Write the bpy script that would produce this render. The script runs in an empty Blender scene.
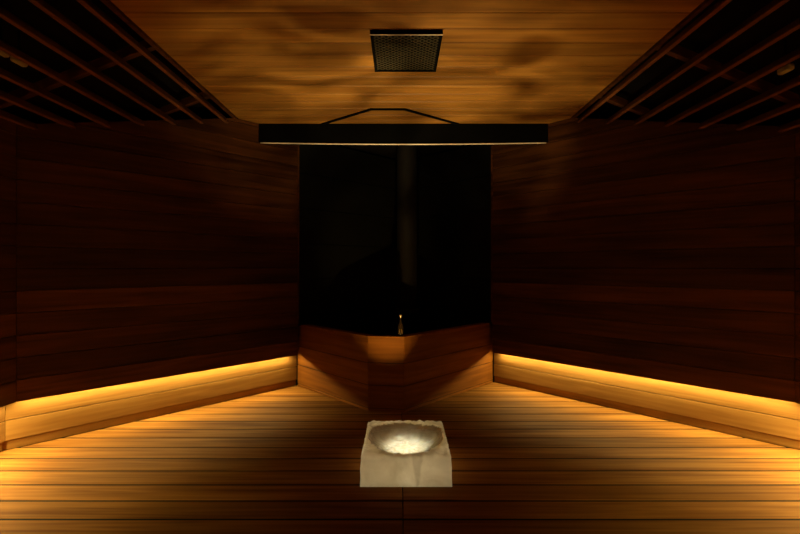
import bpy, bmesh, math, random
from mathutils import Vector, Matrix, noise
random.seed(4)
S = bpy.context.scene
C = S.collection
EYE = 1.0            # camera height above the deck
PI = math.pi

# ------------------------------------------------------------------ helpers
def link(name, bm, mats, parent=None, smooth=False):
    me = bpy.data.meshes.new(name)
    bmesh.ops.recalc_face_normals(bm, faces=bm.faces)
    bm.to_mesh(me); bm.free()
    for m in (mats if isinstance(mats, (list, tuple)) else [mats]): me.materials.append(m)
    if smooth:
        for p in me.polygons: p.use_smooth = True
    o = bpy.data.objects.new(name, me); C.objects.link(o)
    if parent: o.parent = parent
    return o
def tag(o, label=None, cat=None, group=None, kind=None):
    if label: o['label'] = label
    if cat: o['category'] = cat
    if group: o['group'] = group
    if kind: o['kind'] = kind
    return o
def empty(name, loc=(0, 0, 0), rz=0):
    o = bpy.data.objects.new(name, None); C.objects.link(o)
    o.location = loc; o.rotation_euler = (0, 0, rz); return o
def box(bm, x0, x1, y0, y1, z0, z1, bev=0.0, mi=0, mat=None):
    r = bmesh.ops.create_cube(bm, size=1)
    vs = r['verts']
    M = Matrix.Translation(((x0+x1)/2, (y0+y1)/2, (z0+z1)/2)) @ Matrix.Diagonal((abs(x1-x0), abs(y1-y0), abs(z1-z0), 1))
    bmesh.ops.transform(bm, matrix=(mat @ M) if mat else M, verts=vs)
    fs = set(f for v in vs for f in v.link_faces)
    for f in fs: f.material_index = mi
    if bev:
        es = set(e for v in vs for e in v.link_edges)
        bmesh.ops.bevel(bm, geom=list(es), offset=bev, segments=1, affect='EDGES', profile=.5)
def cut(bm, co, no):
    g = bm.verts[:] + bm.edges[:] + bm.faces[:]
    r = bmesh.ops.bisect_plane(bm, geom=g, plane_co=co, plane_no=no, clear_outer=True)
    es = [e for e in r['geom_cut'] if isinstance(e, bmesh.types.BMEdge) and e.is_boundary]
    if es:
        try: bmesh.ops.holes_fill(bm, edges=es, sides=0)
        except Exception: pass
def lathe(bm, prof, n=32, c=(0, 0, 0)):
    rings = []
    for r, z in prof:
        rings.append([bm.verts.new((c[0]+r*math.cos(2*PI*i/n), c[1]+r*math.sin(2*PI*i/n), c[2]+z)) for i in range(n)])
    for a, b in zip(rings, rings[1:]):
        for i in range(n):
            bm.faces.new((a[i], a[(i+1) % n], b[(i+1) % n], b[i]))
    bm.faces.new(rings[0]); bm.faces.new(rings[-1])
def tube(bm, pts, r, n=8):
    rings = []
    for k, p in enumerate(pts):
        p = Vector(p)
        d = (Vector(pts[min(k+1, len(pts)-1)]) - Vector(pts[max(k-1, 0)])).normalized()
        u = d.cross(Vector((0, 0, 1))).normalized(); v = u.cross(d)
        rings.append([bm.verts.new(p + r*(math.cos(2*PI*i/n)*u + math.sin(2*PI*i/n)*v)) for i in range(n)])
    for a, b in zip(rings, rings[1:]):
        for i in range(n): bm.faces.new((a[i], a[(i+1) % n], b[(i+1) % n], b[i]))
    bm.faces.new(rings[0]); bm.faces.new(rings[-1])

# ------------------------------------------------------------------ materials
def nodes(name):
    m = bpy.data.materials.new(name); m.use_nodes = True
    nt = m.node_tree
    return m, nt, nt.nodes['Principled BSDF']
def wood(name, dark, light, rough=.5, along='x', vary=.25, spec=.35, grain=1.0):
    m, nt, b = nodes(name)
    N, L = nt.nodes, nt.links
    tc = N.new('ShaderNodeTexCoord'); geo = N.new('ShaderNodeNewGeometry')
    mul = N.new('ShaderNodeVectorMath'); mul.operation = 'SCALE'; mul.inputs[0].default_value = (13.1, 7.7, 5.3)
    L.new(geo.outputs['Random Per Island'], mul.inputs['Scale'])
    add = N.new('ShaderNodeVectorMath'); add.operation = 'ADD'
    L.new(tc.outputs['Object'], add.inputs[0]); L.new(mul.outputs[0], add.inputs[1])
    mp = N.new('ShaderNodeMapping')
    mp.inputs['Scale'].default_value = (1.3, 26, 26) if along == 'x' else (26, 1.3, 26)
    L.new(add.outputs[0], mp.inputs[0])
    n1 = N.new('ShaderNodeTexNoise'); n1.inputs['Scale'].default_value = 1.0*grain; n1.inputs['Detail'].default_value = 5
    n1.inputs['Distortion'].default_value = .6
    L.new(mp.outputs[0], n1.inputs['Vector'])
    mp2 = N.new('ShaderNodeMapping'); mp2.inputs['Scale'].default_value = (1.1, 5, 5) if along == 'x' else (5, 1.1, 5)
    L.new(add.outputs[0], mp2.inputs[0])
    n2 = N.new('ShaderNodeTexNoise'); n2.inputs['Scale'].default_value = 1.4; n2.inputs['Detail'].default_value = 2
    L.new(mp2.outputs[0], n2.inputs['Vector'])
    mix = N.new('ShaderNodeMath'); mix.operation = 'MULTIPLY_ADD'
    L.new(n1.outputs[0], mix.inputs[0]); mix.inputs[1].default_value = .65
    h = N.new('ShaderNodeMath'); h.operation = 'MULTIPLY'; h.inputs[1].default_value = .35
    L.new(n2.outputs[0], h.inputs[0]); L.new(h.outputs[0], mix.inputs[2])
    cr = N.new('ShaderNodeValToRGB')
    cr.color_ramp.elements[0].position = .34; cr.color_ramp.elements[0].color = (*dark, 1)
    cr.color_ramp.elements[1].position = .64; cr.color_ramp.elements[1].color = (*light, 1)
    L.new(mix.outputs[0], cr.inputs[0])
    hs = N.new('ShaderNodeHueSaturation')
    v = N.new('ShaderNodeMapRange'); v.inputs['To Min'].default_value = 1-vary; v.inputs['To Max'].default_value = 1+vary
    L.new(geo.outputs['Random Per Island'], v.inputs['Value']); L.new(v.outputs[0], hs.inputs['Value'])
    L.new(cr.outputs[0], hs.inputs['Color']); L.new(hs.outputs[0], b.inputs['Base Color'])
    b.inputs['Roughness'].default_value = rough
    b.inputs['Specular IOR Level'].default_value = spec
    bp = N.new('ShaderNodeBump'); bp.inputs['Strength'].default_value = .12; bp.inputs['Distance'].default_value = .004
    L.new(n1.outputs[0], bp.inputs['Height']); L.new(bp.outputs[0], b.inputs['Normal'])
    return m
def plain(name, col, rough=.5, metal=0.0, spec=.5, nz=0.0, scale=20):
    m, nt, b = nodes(name)
    b.inputs['Roughness'].default_value = rough; b.inputs['Metallic'].default_value = metal
    b.inputs['Specular IOR Level'].default_value = spec
    N, L = nt.nodes, nt.links
    tc = N.new('ShaderNodeTexCoord'); n = N.new('ShaderNodeTexNoise'); n.inputs['Scale'].default_value = scale
    L.new(tc.outputs['Object'], n.inputs['Vector'])
    cr = N.new('ShaderNodeValToRGB')
    cr.color_ramp.elements[0].color = (*[c*(1-nz) for c in col], 1)
    cr.color_ramp.elements[1].color = (*[c*(1+nz) for c in col], 1)
    L.new(n.outputs[0], cr.inputs[0]); L.new(cr.outputs[0], b.inputs['Base Color'])
    return m
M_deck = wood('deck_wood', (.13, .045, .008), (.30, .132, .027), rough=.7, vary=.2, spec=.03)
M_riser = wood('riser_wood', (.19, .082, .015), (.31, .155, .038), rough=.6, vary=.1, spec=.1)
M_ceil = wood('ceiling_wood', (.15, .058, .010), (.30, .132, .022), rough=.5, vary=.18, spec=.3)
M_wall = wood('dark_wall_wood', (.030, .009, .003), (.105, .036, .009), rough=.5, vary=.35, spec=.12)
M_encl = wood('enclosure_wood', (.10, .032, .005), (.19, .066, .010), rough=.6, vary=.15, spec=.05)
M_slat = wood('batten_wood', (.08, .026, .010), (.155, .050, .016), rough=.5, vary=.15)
M_slatend = wood('batten_wood_y', (.08, .026, .010), (.155, .050, .016), rough=.5, along='y', vary=.15)
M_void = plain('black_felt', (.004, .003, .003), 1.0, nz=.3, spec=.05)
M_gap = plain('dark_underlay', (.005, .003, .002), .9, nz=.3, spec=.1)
M_stone = plain('dark_slate', (.005, .0045, .004), .7, nz=.5, scale=6, spec=.12)
M_black = plain('black_metal', (.002, .0018, .0016), .9, nz=.2, spec=.05)
M_iron = plain('stove_iron', (.006, .0045, .004), .7, metal=0, nz=.3, spec=.1)
M_steel = plain('brushed_steel', (.55, .50, .45), .3, metal=1.0, nz=.1)
M_rail = plain('pale_rail', (.75, .62, .52), .35, nz=.05)
M_grille = plain('bronze_grille', (.055, .042, .022), .5, metal=.3, nz=.2)
M_pale = plain('pale_ceramic', (.30, .28, .2), .5, nz=.1)
M_bottle = plain('dark_bottle_glass', (.02, .012, .006), .06, nz=.1, spec=1.0)

# ------------------------------------------------------------------ plan of the room
LA = Vector((-.868, 4.485)); LB = Vector((-2.145, 2.90))      # left oblique wall, foot line
RA = Vector((.811, 4.625)); RB = Vector((2.195, 2.885))       # right oblique wall
BACKY = -1.0
WB = .728            # height below the eye of the wall's bottom edge
CEIL = 1.10          # ceiling height above the eye
P = .08              # how far the upper wall stands proud of the riser
def Z(h): return EYE + h

# sloping soffit: height as a function of |x|
def soff(ax, side): 
    if side < 0: return 1.05 - (ax-1.257)*.385
    return 1.588 - ax*.41

# ------------------------------------------------------------------ floor
def plane_of(a, b, inner):
    d = (b-a).normalized(); n = Vector((-d.y, d.x))
    if n.dot(inner-a) > 0: n = -n
    return n            # outward normal
CEN = Vector((0, 2.5))
bm = bmesh.new()
pitch = .168; gap = .015
k = -18
while 2.115 + pitch*k < 4.75:
    y0 = 2.115 + pitch*k + gap/2; y1 = y0 + pitch - gap
    jx = .012 
    box(bm, -2.3, jx-.0015, y0, y1, -.03, 0, bev=.0025)
    box(bm, jx+.0015, 2.3, y0, y1, -.03, 0, bev=.0025)
    box(bm, -2.3, 2.3, y1-.002, y1+gap+.002, -.03, -.0022, mi=1)  # black fill darkens the gaps, standing in for shade between boards
    k += 1
for a, b in ((LA, LB), (RA, RB)):
    n = plane_of(a, b, CEN); cut(bm, (a.x+n.x*.01, a.y+n.y*.01, 0), (n.x, n.y, 0))
nb = len(bm.faces)
bm.faces.ensure_lookup_table()
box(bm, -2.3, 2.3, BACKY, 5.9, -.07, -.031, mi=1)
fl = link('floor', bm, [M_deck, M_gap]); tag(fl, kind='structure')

# ------------------------------------------------------------------ oblique and side walls
def wall_run(name, a, b, inner, side):
    """upper plank wall + lit riser between plan points a -> b"""
    d = (b-a); ln = d.length; d.normalize()
    n = -plane_of(a, b, inner)            # inward normal
    ang = math.atan2(d.y, d.x)
    M = Matrix.Translation((a.x, a.y, 0)) @ Matrix.Rotation(ang, 4, 'Z')
    # local frame: x along, y : sign s gives inward direction
    s = 1 if Vector((-d.y, d.x)).dot(n) > 0 else -1
    return M, ln, s
def slope_cut(bm, M, side):
    # remove what rises above the soffit plane, in local coordinates
    ax = 1.3; h = soff(ax, side) + .03
    sl = .385 if side < 0 else .41
    no = Vector((side*sl, 0, 1)).normalized()
    co = Vector((side*ax, 0, Z(h)))
    Mi = M.inverted()
    cut(bm, Mi @ co, (Mi.to_3x3() @ no))
def make_wall(name, a, b, inner, side, ext0=0.0, ext1=0.0):
    M, ln, s = wall_run(name, a, b, inner, side)
    bm = bmesh.new()
    h = -WB
    while h < CEIL:
        t = min(h+.12, CEIL-.002)
        if t-h > .01:
            off = s*P + random.uniform(-.0008, .0008)
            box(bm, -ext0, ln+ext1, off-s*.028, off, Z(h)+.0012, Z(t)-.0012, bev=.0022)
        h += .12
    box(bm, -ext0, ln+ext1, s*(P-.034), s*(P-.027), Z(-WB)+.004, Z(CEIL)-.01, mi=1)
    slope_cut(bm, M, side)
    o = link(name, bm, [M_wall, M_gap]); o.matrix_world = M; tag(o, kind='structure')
    return M, ln, s
def make_riser(name, a, b, inner, side, ext1=0.0):
    M, ln, s = wall_run(name, a, b, inner, side)
    bm = bmesh.new()
    for z0, z1, dd in ((0.001, .051, 0.0), (.054, .1615, 0), (.165, .40, 0)):
        k = s*.012 if z1 < .06 else 0       # the lowest board is set back
        e_ = .012 if k else 0
        box(bm, -e_, ln+ext1+e_, -s*.025, -s*.0005-k, z0, z1-.0006, bev=.0018)
    box(bm, 0, ln+ext1, -s*.031, -s*.024, 0.001, .40, mi=1)
    o = link(name, bm, [M_riser, M_gap]); o.matrix_world = M; tag(o, kind='structure')
LN = Vector((-2.145, BACKY)); RN = Vector((2.195, BACKY))
runs = [('wall_left_corner', 'baseboard_left_corner', LA, LB, -1), ('wall_left', 'baseboard_left', LB, LN, -1),
        ('wall_right_corner', 'baseboard_right_corner', RA, RB, 1), ('wall_right', 'baseboard_right', RB, RN, 1)]
led = []
for wn, rn, a, b, side in runs:
    M, ln, s = make_wall(wn, a, b, CEN, side, ext0=(-.056 if 'corner' in wn else -P*.355), ext1=(-P*.355 if 'corner' in wn else 0))
    make_riser(rn, a, b, CEN, side)
    led.append((M, ln, s, side, wn))

# LED profiles hidden behind the bottom edge of the upper walls
m_led, nt, b = nodes('led_diffuser')
b.inputs['Emission Color'].default_value = (1, .72, .27, 1); b.inputs['Emission Strength'].default_value = 1.5
b.inputs['Base Color'].default_value = (.7, .6, .4, 1)
LEDP = 25.0
for M, ln, s, side, wn in led:
    where = ('left' if side < 0 else 'right')
    root = empty('led_strip'); root.matrix_world = M
    far = 'corner' in wn
    tag(root, 'warm light strip tucked behind the lower edge of the %s %s' % (where, 'oblique plank wall' if far else 'side wall nearest the viewer'), 'light strip', 'light strips along the wall feet')
    bm = bmesh.new()
    x0_ = .075 if far else .03
    q = .284 if far else .282
    box(bm, x0_, ln-.06, s*.016, s*.0457, q+.003, q+.018); link('profile', bm, M_steel, root)
    bm = bmesh.new(); box(bm, x0_, ln-.06, s*.018, s*.032, q, q+.0028); link('diffuser', bm, m_led, root)
    ld = bpy.data.lights.new('led_light', 'AREA'); ld.shape = 'RECTANGLE'
    ld.size = ln-.14; ld.size_y = .012
    ld.energy = LEDP*(ln-.1)/2.0*(.92 if far else 2.7); ld.color = (1, .80, .30); ld.spread = math.radians(170)
    lo = bpy.data.objects.new('led_light', ld); C.objects.link(lo); lo.parent = root
    lo.location = (ln/2+.015, s*.025, q-.0005); lo.rotation_euler = (s*math.radians(28 if far else 34), 0, 0)

# ------------------------------------------------------------------ ceiling
bm = bmesh.new()
y = 2.31 - .155*22
while y < 4.1:
    dz = random.uniform(-.0006, .0006)
    box(bm, -1.2, 1.26, y+.0028, y+.1522, Z(CEIL)+dz, Z(CEIL)+.02+dz, bev=.0022)
    y += .155
box(bm, -1.2, 1.26, BACKY, 5.7, Z(CEIL)+.021, Z(CEIL)+.03, mi=1)
for a, b in ((LA, LB), (RA, RB)):
    n = plane_of(a, b, CEN); cut(bm, (a.x+n.x*.03, a.y+n.y*.03, 0), (n.x, n.y, 0))
o = link('ceiling', bm, [M_ceil, M_gap]); tag(o, kind='structure')
# black boarding over the slatted sides + edge trims
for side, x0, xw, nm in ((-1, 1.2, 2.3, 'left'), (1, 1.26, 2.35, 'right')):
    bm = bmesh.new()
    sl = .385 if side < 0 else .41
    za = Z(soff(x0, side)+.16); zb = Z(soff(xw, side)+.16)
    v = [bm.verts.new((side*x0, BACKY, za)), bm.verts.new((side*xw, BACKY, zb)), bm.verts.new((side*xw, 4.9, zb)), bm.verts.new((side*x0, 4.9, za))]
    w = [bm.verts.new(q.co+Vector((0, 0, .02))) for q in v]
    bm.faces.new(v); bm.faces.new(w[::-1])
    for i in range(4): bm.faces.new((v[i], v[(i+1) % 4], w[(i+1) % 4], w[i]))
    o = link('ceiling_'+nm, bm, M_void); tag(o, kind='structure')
    bm = bmesh.new(); box(bm, side*(x0+.002), side*(x0+.024), BACKY, 4.9, Z(CEIL)-.012, za+.03)
    a, b = (LA, LB) if side < 0 else (RA, RB)
    n = plane_of(a, b, CEN); cut(bm, (a.x-n.x*(P+.004), a.y-n.y*(P+.004), 0), (n.x, n.y, 0))
    o = link('trim_%d' % (1 if side < 0 else 2), bm, M_wall); tag(o, kind='structure')

# ------------------------------------------------------------------ slatted sloping sides
def wall_y(x, side):
    a, b = (LA, LB) if side < 0 else (RA, RB)
    t = (x-a.x)/(b.x-a.x); return a.y + t*(b.y-a.y)
def panel(side, xs, label):
    root = empty('slatted_ceiling_panel', (side*1.7, 2.0, Z(soff(1.7, side))))
    tag(root, label, 'ceiling panel', 'sloping slatted panels beside the flat ceiling')
    inv = Vector(root.location)
    sl = .385 if side < 0 else .41
    tilt = math.atan(sl)*side
    for x in xs:
        ye = min(wall_y(side*x, side) - .108, 99) if x < 2.1 else 2.80
        h = soff(x, side)
        bm = bmesh.new()
        box(bm, -.0095, .0095, BACKY+.02, ye, -.004, .036, bev=.002)
        o = link('batten', bm, M_slatend, root)
        o.location = Vector((side*x, 0, Z(h))) - inv; o.rotation_euler = (0, tilt, 0)
    for y in (.5, 1.5, 2.70, 3.48):
        x0 = xs[0]-.02; x1 = 2.03 if y < 3 else 1.56
        if y > 3 and side > 0: x1 = 1.62
        bm = bmesh.new()
        c = math.cos(tilt)
        L = (x1-x0)/c
        box(bm, -L/2, L/2, -.02, .02, 0, .045, bev=.002)
        o = link('rafter', bm, M_wall, root)
        xm = (x0+x1)/2
        o.location = Vector((side*xm, y, Z(soff(xm, side))+.052)) - inv; o.rotation_euler = (0, tilt, 0)
panel(-1, [1.259, 1.382, 1.509, 1.642, 1.772, 1.892, 2.012], 'slatted wooden panel sloping down along the left of the ceiling')
panel(1, [1.30, 1.441, 1.566, 1.690, 1.822, 1.948, 2.075], 'slatted wooden panel sloping down along the right of the ceiling')
def clip(x, y, side, label):
    root = empty('ceiling_fitting', (x, y, Z(soff(abs(x), side))+.012))
    tag(root, label, 'fitting', 'small pale fittings between the ceiling battens')
    bm = bmesh.new(); box(bm, -.015, .015, -.04, .04, 0, .028, bev=.006); link('body', bm, M_pale, root)
    bm = bmesh.new(); box(bm, -.004, .004, -.004, .004, .0275, .17); link('stem', bm, M_black, root)
clip(-1.685, 2.36, -1, 'small pale fitting between left ceiling battens, the one farther from the picture edge')
clip(-1.685, 2.25, -1, 'small pale fitting between left ceiling battens, cut by the left picture edge')
clip(1.75, 2.42, 1, 'small pale fitting between the right ceiling battens')

# ------------------------------------------------------------------ niche behind the enclosure
AP = Vector((.028, 5.565))
bm = bmesh.new()
for a, sgn in ((LA, -1), (RA, 1)):
    d = (AP-a); ln = d.length; d.normalize(); ang = math.atan2(d.y, d.x)
    M = Matrix.Translation((a.x, a.y, 0)) @ Matrix.Rotation(ang, 4, 'Z')
    s = 1 if Vector((-d.y, d.x)).dot(Vector((0, 4.6))-a) > 0 else -1
    h = 0
    while h < Z(CEIL)-.05:
        box(bm, .0, ln, -s*.03, -s*.002, h+.002, min(h+.3, Z(CEIL))-.002, bev=.002, mat=M)
        h += .3
o = link('wall_back', bm, M_stone); tag(o, kind='structure')
bm = bmesh.new(); box(bm, -2.3, 2.35, BACKY-.04, BACKY-.002, 0, 2.3)
o = link('wall_front', bm, M_wall); tag(o, kind='structure')
# corner posts where the plank walls stop
for i, (a, b) in enumerate(((LA, LB), (RA, RB))):
    d = (b-a).normalized(); n = -plane_of(a, b, CEN)
    M = Matrix.Translation((a.x, a.y, 0)) @ Matrix.Rotation(math.atan2(d.y, d.x), 4, 'Z')
    s = 1 if Vector((-d.y, d.x)).dot(n) > 0 else -1
    bm = bmesh.new(); box(bm, .040, .0555, s*.002, s*(P+.001), .53, Z(CEIL)-.002, bev=.002)
    o = link('trim_%d' % (3+i), bm, M_wall); o.matrix_world = M; tag(o, kind='structure')

# ------------------------------------------------------------------ plank enclosure round the stove
ET = .507
F0 = Vector((-.222, 3.70)); F1 = Vector((.028, 3.66))
enc = empty('stove_enclosure', (-.09, 4.1, 0))
tag(enc, 'low plank enclosure with a narrow front face jutting from the far corner', 'enclosure')
off = Vector(enc.location)
def enc_panel(name, a, b, trim0=0, trim1=0):
    d = (b-a); ln = d.length; d.normalize()
    M = Matrix.Translation((a.x-off.x, a.y-off.y, 0)) @ Matrix.Rotation(math.atan2(d.y, d.x), 4, 'Z')
    s = 1 if Vector((-d.y, d.x)).dot(Vector((0, 4.5))-a) > 0 else -1
    bm = bmesh.new()
    for z0, z1 in ((.001, .02), (.024, .179), (.183, .333), (.337, ET)):
        box(bm, trim0, ln-trim1, 0, s*.028, z0, z1, bev=.002)
    box(bm, trim0+.003, ln-trim1-.003, s*.006, s*.036, .001, ET-.004, mi=1)
    o = link(name, bm, [M_encl, M_gap], enc); o.matrix_local = M
    return o
enc_panel('side_panel', LA+(F0-LA).normalized()*.012, F0, 0, .0005)
enc_panel('front_panel', F0, F1, .0, .0)
enc_panel('side_panel', F1, RA+(F1-RA).normalized()*.012, .0005, .0)
# rim capping the three panels
def offset_poly(pts, t):
    out = []
    for i, p in enumerate(pts):
        ds = []
        if i > 0: ds.append((pts[i]-pts[i-1]).normalized())
        if i < len(pts)-1: ds.append((pts[i+1]-pts[i]).normalized())
        n = sum((Vector((-d.y, d.x)) for d in ds), Vector((0, 0))).normalized()
        c = n.dot(Vector((-ds[0].y, ds[0].x)))
        out.append(p + n*(t/c))
    return out
pl = [LA+(F0-LA).normalized()*.075, F0, F1, RA+(F1-RA).normalized()*.075]
outer = offset_poly(pl, -.004); inner = offset_poly(pl, .07)
bm = bmesh.new()
def prism(bm, poly, z0, z1):
    a = [bm.verts.new((p.x-off.x, p.y-off.y, z0)) for p in poly]; b = [bm.verts.new((p.x-off.x, p.y-off.y, z1)) for p in poly]
    bm.faces.new(a[::-1]); bm.faces.new(b)
    for i in range(len(poly)): bm.faces.new((a[i], a[(i+1) % len(poly)], b[(i+1) % len(poly)], b[i]))
for i in range(3): prism(bm, [outer[i], outer[i+1], inner[i+1], inner[i]], ET+.0005, ET+.014)
link('rim', bm, M_encl, enc)

# stove in the dark behind it
st = empty('sauna_stove', (.06, 4.60, 0))
tag(st, 'black stove with a tall flue pipe, barely visible in the dark corner', 'stove')
bm = bmesh.new(); lathe(bm, [(.17, 0.001), (.20, .02), (.21, .12), (.21, .40), (.19, .43)], 32); link('body', bm, M_iron, st, True)
bm = bmesh.new(); lathe(bm, [(.085, .43), (.085, Z(CEIL)-.03), (.084, Z(CEIL)-.004)], 32); link('flue_pipe', bm, M_iron, st, True)
bm = bmesh.new(); lathe(bm, [(.10, .60), (.105, .605), (.105, .64), (.10, .645)], 32); link('collar', bm, M_iron, st, True)

# bottle on the rim
bt = empty('glass_bottle', (.004, 3.705, ET+.0145))
tag(bt, 'small dark glass bottle glinting on the front rim of the enclosure', 'bottle')
bm = bmesh.new()
lathe(bm, [(.013, 0), (.0175, .002), (.019, .008), (.019, .062), (.0165, .078), (.009, .094), (.0065, .104), (.0065, .130)], 32)
link('body', bm, M_bottle, bt, True)
bm = bmesh.new(); lathe(bm, [(.0085, .1305), (.0095, .132), (.0095, .146), (.0085, .148)], 24); link('cap', bm, M_steel, bt, True)

# ------------------------------------------------------------------ beam and rail across the corner
BY = 4.085
def inner_x(y, a, b):
    n = -plane_of(a, b, CEN); a2 = a+n*P; b2 = b+n*P
    return a2.x + (y-a2.y)/(b2.y-a2.y)*(b2.x-a2.x)
xl = inner_x(BY, LA, LB)+.004; xr = inner_x(BY, RA, RB)-.004
beam = empty('ceiling_beam', ((xl+xr)/2, BY, Z(.95)))
tag(beam, 'wide black beam spanning the far end of the ceiling above the corner', 'beam')
W = (xr-xl)/2
bm = bmesh.new()
n = 40; top = CEIL-.003-.95
rows = []
for i in range(n+1):
    x = -W+2*W*i/n; z = .012*(x/W)**2-.006
    rows.append([bm.verts.new(c) for c in ((x, 0, z), (x, 0, top), (x, .06, top), (x, .06, z))])
for a, b in zip(rows, rows[1:]):
    for i in range(4): bm.faces.new((a[i], a[(i+1) % 4], b[(i+1) % 4], b[i]))
bm.faces.new(rows[0]); bm.faces.new(rows[-1])
n1 = plane_of(LA, LB, CEN); n2 = plane_of(RA, RB, CEN)
for a, nn in ((LA, n1), (RA, n2)):
    q = a - nn*(P+.004)
    cut(bm, (q.x-beam.location.x, q.y-beam.location.y, 0), (nn.x, nn.y, 0))
link('board', bm, M_black, beam)
bm = bmesh.new()
Wt = W*.985
tube(bm, [(x, -.007, .012*(x/W)**2-.0115) for x in [-Wt+2*Wt*i/40 for i in range(41)]], .0052, 8)
o = link('rail', bm, M_rail, beam, True); o['label'] = 'thin bowed steel rail'

# dark trapezoid track on the ceiling
bm = bmesh.new()
tp = [Vector((-.222-.58, 4.06+.0)), Vector((-.205, 3.69)), Vector((.035, 3.69)), Vector((.56, 4.06))]
tp[0] = Vector((-.60, 4.075)); tp[3] = Vector((.45, 4.075))
o2 = offset_poly(tp, .017)
off_save = off.copy(); off = Vector((0, 0, 0))
for i in range(3): prism(bm, [tp[i], tp[i+1], o2[i+1], o2[i]], Z(CEIL)-.013, Z(CEIL)-.0015)
off = off_save
o = link('ceiling_track', bm, M_black)
tag(o, 'thin dark angular track fixed to the ceiling planks, meeting the black beam', 'track')

# ------------------------------------------------------------------ ceiling lamp
LX, LY = .030, 2.71
lamp = empty('ceiling_lamp', (LX, LY, Z(CEIL)-.0015))
tag(lamp, 'flat black ceiling lamp with a criss-cross grille on the planks', 'lamp')
hw, hd = .169, .24; H = .020
bm = bmesh.new()
box(bm, -hw, hw, -hd, hd, -.006, -.0005)
for x0, x1, y0, y1 in ((-hw, hw, -hd, -hd+.010), (-hw, hw, hd-.022, hd), (-hw, -hw+.014, -hd+.010, hd-.022), (hw-.014, hw, -hd+.010, hd-.022)):
    box(bm, x0, x1, y0, y1, -H, -.006)
link('housing', bm, M_black, lamp)
bm = bmesh.new(); box(bm, -hw-.001, hw+.001, -hd-.001, -hd+.005, -H-.004, -H-.0003, bev=.0008)
o = link('front_lip', bm, M_rail, lamp); o['label'] = 'thin bright metal lip'
bm = bmesh.new()
g = .022
for sg in (1, -1):
    for i in range(-18, 19):
        M = Matrix.Rotation(sg*PI/4, 4, 'Z')
        box(bm, -.5, .5, i*g-.0028, i*g+.0028, -.016 - (.001 if sg > 0 else 0), -.012 - (.001 if sg > 0 else 0), mat=M)
for co, no in (((hw-.0145, 0, 0), (1, 0, 0)), ((-hw+.0145, 0, 0), (-1, 0, 0)), ((0, hd-.0225, 0), (0, 1, 0)), ((0, -hd+.0105, 0), (0, -1, 0))):
    cut(bm, co, no)
link('grille', bm, M_grille, lamp)
bm = bmesh.new(); lathe(bm, [(.004, -H-.003), (.004, -H-.0003)], 12, (.02, -hd+.012, 0)); link('screw', bm, M_steel, lamp)
sp = bpy.data.lights.new('lamp_beam', 'SPOT'); sp.energy = 560; sp.spot_size = math.radians(8.6); sp.spot_blend = 1.0
sp.color = (1, .93, .76); sp.shadow_soft_size = .02
so = bpy.data.objects.new('lamp_beam', sp); C.objects.link(so); so.parent = lamp; so.location = (0, 0, -.03); so.rotation_euler = (math.radians(.8), 0, 0)

# ------------------------------------------------------------------ carved ice block with water
m_ice, nt, b = nodes('cloudy_ice')
N, L = nt.nodes, nt.links
tc = N.new('ShaderNodeTexCoord')
nz = N.new('ShaderNodeTexNoise'); nz.inputs['Scale'].default_value = 7; nz.inputs['Detail'].default_value = 4; nz.inputs['Distortion'].default_value = .8
L.new(tc.outputs['Object'], nz.inputs['Vector'])
cr = N.new('ShaderNodeValToRGB')
cr.color_ramp.elements[0].position = .3; cr.color_ramp.elements[0].color = (.66, .60, .45, 1)
cr.color_ramp.elements[1].position = .7; cr.color_ramp.elements[1].color = (.93, .89, .76, 1)
L.new(nz.outputs[0], cr.inputs[0])
# a clear darker flaw running down the front of the block
sep = N.new('ShaderNodeSeparateXYZ'); L.new(tc.outputs['Object'], sep.inputs[0])
def mth(op, a, bb, c=None):
    n = N.new('ShaderNodeMath'); n.operation = op
    for i, v in enumerate((a, bb, c)):
        if v is None: continue
        if isinstance(v, (int, float)): n.inputs[i].default_value = v
        else: L.new(v, n.inputs[i])
    return n.outputs[0]
wob = mth('MULTIPLY_ADD', nz.outputs[0], .03, -.015)
dx = mth('ABSOLUTE', mth('ADD', mth('SUBTRACT', sep.outputs[0], .052), wob), 0)
wd = mth('MULTIPLY_ADD', sep.outputs[2], .16, .004)
soft = N.new('ShaderNodeMapRange'); L.new(mth('SUBTRACT', wd, dx), soft.inputs['Value']); soft.inputs['From Min'].default_value = -.004; soft.inputs['From Max'].default_value = .006
fl_ = mth('MULTIPLY', soft.outputs[0], mth('LESS_THAN', sep.outputs[1], -.2))
mixc = N.new('ShaderNodeMixRGB'); mixc.blend_type = 'MULTIPLY'; mixc.inputs[2].default_value = (.55, .52, .45, 1)
L.new(mth('MULTIPLY', fl_, .5), mixc.inputs[0]); L.new(cr.outputs[0], mixc.inputs[1])
L.new(mixc.outputs[0], b.inputs['Base Color'])
b.inputs['Subsurface Weight'].default_value = .85
b.inputs['Subsurface Radius'].default_value = (1.0, .85, .6)
b.inputs['Subsurface Scale'].default_value = .25
b.inputs['Roughness'].default_value = .22; b.inputs['IOR'].default_value = 1.31
bp = N.new('ShaderNodeBump'); bp.inputs['Strength'].default_value = .5; bp.inputs['Distance'].default_value = .01
n3 = N.new('ShaderNodeTexNoise'); n3.inputs['Scale'].default_value = 28; n3.inputs['Detail'].default_value = 3
L.new(tc.outputs['Object'], n3.inputs['Vector']); L.new(n3.outputs[0], bp.inputs['Height']); L.new(bp.outputs[0], b.inputs['Normal'])
m_bowl = m_ice.copy(); m_bowl.name = 'shaded_bowl_ice'
for n_ in m_bowl.node_tree.nodes:
    if n_.bl_idname == 'ShaderNodeValToRGB':
        n_.color_ramp.elements[0].color = (.42, .39, .30, 1); n_.color_ramp.elements[1].color = (.60, .57, .47, 1)  # same ice, colours lowered to put shade into the bowl walls
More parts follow.
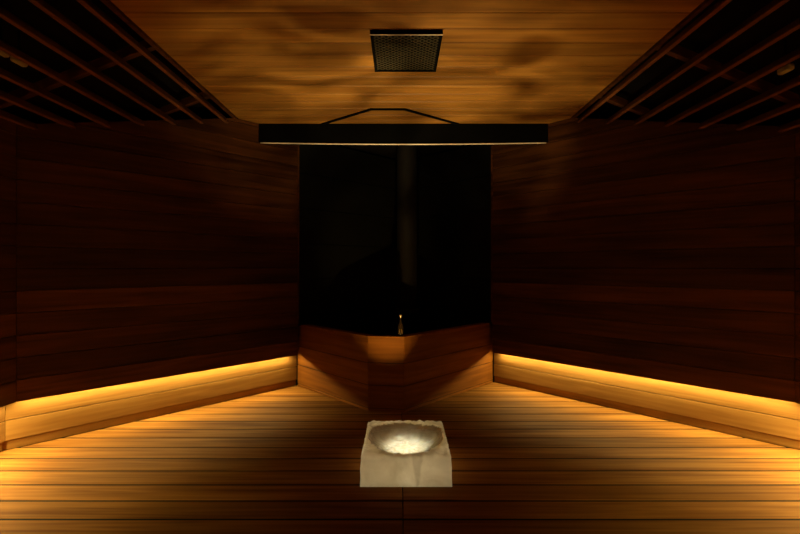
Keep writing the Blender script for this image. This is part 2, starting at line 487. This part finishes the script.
tl = N.new('ShaderNodeBsdfTranslucent'); L.new(mixc.outputs[0], tl.inputs[0]); L.new(bp.outputs[0], tl.inputs['Normal'])
ms = N.new('ShaderNodeMixShader'); ms.inputs[0].default_value = .45
L.new(b.outputs[0], ms.inputs[1]); L.new(tl.outputs[0], ms.inputs[2]); L.new(ms.outputs[0], N['Material Output'].inputs['Surface'])
m_wat, nt, b = nodes('water')
N, L = nt.nodes, nt.links
tr = N.new('ShaderNodeBsdfTransparent'); tr.inputs[0].default_value = (.93, .92, .86, 1)
gl = N.new('ShaderNodeBsdfGlossy'); gl.inputs['Roughness'].default_value = .04
fr = N.new('ShaderNodeFresnel'); fr.inputs[0].default_value = 1.33
nw = N.new('ShaderNodeTexNoise'); nw.inputs['Scale'].default_value = 14; tcw = N.new('ShaderNodeTexCoord')
L.new(tcw.outputs['Object'], nw.inputs['Vector'])
bw = N.new('ShaderNodeBump'); bw.inputs['Strength'].default_value = .25; bw.inputs['Distance'].default_value = .01
L.new(nw.outputs[0], bw.inputs['Height']); L.new(bw.outputs[0], gl.inputs['Normal']); L.new(bw.outputs[0], fr.inputs['Normal'])
mx = N.new('ShaderNodeMixShader'); L.new(fr.outputs[0], mx.inputs[0]); L.new(tr.outputs[0], mx.inputs[1]); L.new(gl.outputs[0], mx.inputs[2])
L.new(mx.outputs[0], N['Material Output'].inputs['Surface'])

BX, BYc = .028, 2.70; hx, hy, bh = .210, .275, .145
blk = empty('ice_basin', (BX, BYc, 0.0005))
tag(blk, 'square block of cloudy ice hollowed into a glowing basin on the slatted deck', 'basin')
bm = bmesh.new()
n = 72
def bowl(x, y):
    # bowl outline: wider at the back, flattened against the front edge
    cy = .03
    v = (y-cy)
    ry = .19 if v > 0 else .288
    e = 3.6 if v > 0 else 2.0
    rx = .196
    r = (abs(x/rx)**e + abs(v/ry)**e)**(1/e)
    r += .04*noise.noise(Vector((x*9, y*9, 1.3)))
    return max(r, 0.0)
DEP = .072
grid = []
for j in range(n+1):
    row = []
    for i in range(n+1):
        x = -hx+2*hx*i/n; y = -hy+2*hy*j/n
        r = bowl(x, y)
        z = bh + .004*noise.noise(Vector((x*22, y*22, 0))) + .009*noise.noise(Vector((x*42, y*42, 4)))
        if r < 1:
            z -= DEP*(1-r**3.2)
        ed = max(abs(x)/hx, abs(y)/hy)
        if ed > .95: z -= (ed-.95)/.05*.006*(1+noise.noise(Vector((x*30, y*30, 9))))
        # flanks lean in slightly and the outline wanders
        k = 1+.008*noise.noise(Vector((x*12, y*12, 7)))
        row.append(bm.verts.new((x*k*.975, y*k if y > 0 else y, z)))
    grid.append(row)
for j in range(n):
    for i in range(n):
        f = bm.faces.new((grid[j][i], grid[j][i+1], grid[j+1][i+1], grid[j+1][i]))
        c = f.calc_center_median()
        f.material_index = 1 if bowl(c.x/.975, c.y) < .985 else 0
loop = [grid[0][i] for i in range(n)] + [grid[j][n] for j in range(n)] + [grid[n][n-i] for i in range(n)] + [grid[n-j][0] for j in range(n)]
prev = loop
K = 8
for k in range(1, K+1):
    t = k/K; ring = []
    for v in loop:
        x, y, z = v.co; z2 = z*(1-t)
        w = .004*noise.noise(Vector((x*14, y*14, z2*18+3)))*math.sin(PI*min(1, t*1.1))
        f = 1+.025*t
        ring.append(bm.verts.new((x*f + (w if abs(x) > hx*.9 else 0), y*(1+.006*t) + (w*.4 if abs(y) > hy*.9 else 0), z2)))
    m = len(loop)
    for i in range(m): bm.faces.new((prev[i], prev[(i+1) % m], ring[(i+1) % m], ring[i]))
    prev = ring
bm.faces.new(prev[::-1])
link('ice_block', bm, [m_ice, m_bowl], blk, True)
cl = bpy.data.lights.new('added_core_light', 'POINT'); cl.energy = 1.75; cl.color = (1, .86, .58); cl.shadow_soft_size = .012  # added unseen lamp inside the block, makes the ice sides glow
cl_o = bpy.data.objects.new('added_core_light', cl); C.objects.link(cl_o); cl_o.parent = blk; cl_o.location = (0, .03, .020)
gs = bpy.data.lights.new('added_panel_glint', 'SPOT'); gs.energy = 80; gs.color = (1, .66, .18); gs.spot_size = math.radians(30); gs.spot_blend = 1; gs.shadow_soft_size = .01  # added unseen spot for light the ice throws on the front panel
go = bpy.data.objects.new('added_panel_glint', gs); C.objects.link(go); go.parent = blk; go.location = (0, 0, bh-.014)
go.rotation_euler = Vector((-.125, 1.0, .47)).to_track_quat('-Z', 'Y').to_euler()
# water
bm = bmesh.new(); WL = bh-.018
rings = []
m = 72
c0 = bm.verts.new((0, .0, WL))
for q in range(1, 9):
    ring = []
    for i in range(m):
        a = 2*PI*i/m; dx_, dy_ = math.cos(a), math.sin(a)
        lo, hi = 0.0, .4
        for _ in range(22):
            mid = (lo+hi)/2; r = bowl(dx_*mid, dy_*mid)
            zz = DEP*(1-min(r, 1)**3.2) if r < 1 else 0
            if zz > bh-WL+.001: lo = mid
            else: hi = mid
        rr = lo*q/8*.975
        ring.append(bm.verts.new((dx_*rr, dy_*rr, WL+.0012*noise.noise(Vector((dx_*rr*25, dy_*rr*25, 2))))))
    rings.append(ring)
for i in range(m): bm.faces.new((c0, rings[0][i], rings[0][(i+1) % m]))
for a, b_ in zip(rings, rings[1:]):
    for i in range(m): bm.faces.new((a[i], b_[i], b_[(i+1) % m], a[(i+1) % m]))
link('water', bm, m_wat, blk, True)
# added lamp for light reflected up off the water, ripples painted by noise
pd = bpy.data.lights.new('water_bounce_light', 'SPOT'); pd.spot_size = math.radians(89); pd.spot_blend = 1.0; pd.energy = 150; pd.color = (1, .78, .34); pd.shadow_soft_size = .012
pd.use_nodes = True
N, L = pd.node_tree.nodes, pd.node_tree.links
em = N['Emission']
tc = N.new('ShaderNodeTexCoord')
mp = N.new('ShaderNodeMapping'); mp.inputs['Scale'].default_value = (1, 1, 1); mp.inputs['Location'].default_value = (.8, .15, 0)
L.new(tc.outputs['Normal'], mp.inputs[0])
nz = N.new('ShaderNodeTexNoise'); nz.inputs['Scale'].default_value = 3.6; nz.inputs['Detail'].default_value = 1.5; nz.inputs['Distortion'].default_value = 1.0
L.new(mp.outputs[0], nz.inputs['Vector'])
cr = N.new('ShaderNodeValToRGB'); cr.color_ramp.elements[0].position = .34; cr.color_ramp.elements[0].color = (.25, .25, .25, 1)
cr.color_ramp.elements[1].position = .72; cr.color_ramp.elements[1].color = (2.1, 2.1, 2.1, 1)
L.new(nz.outputs[0], cr.inputs[0]); L.new(cr.outputs[0], em.inputs['Strength'])
po = bpy.data.objects.new('water_bounce_light', pd); C.objects.link(po); po.parent = blk; po.location = (0, .0, WL-.008); po.rotation_euler = Vector((0, .36, 1)).to_track_quat('-Z', 'Y').to_euler()

# ------------------------------------------------------------------ world, camera
w = bpy.data.worlds.new('World'); S.world = w; w.use_nodes = True
w.node_tree.nodes['Background'].inputs[0].default_value = (0, 0, 0, 1)
cam = bpy.data.cameras.new('Camera'); cam.lens = 24; cam.sensor_width = 36; cam.clip_start = .02
co = bpy.data.objects.new('Camera', cam); C.objects.link(co); co.location = (0, 0, EYE); co.rotation_euler = (PI/2, 0, 0)
S.camera = co
S.view_settings.view_transform = 'Standard'; S.view_settings.look = 'None'
S.view_settings.exposure = 0; S.view_settings.gamma = 1
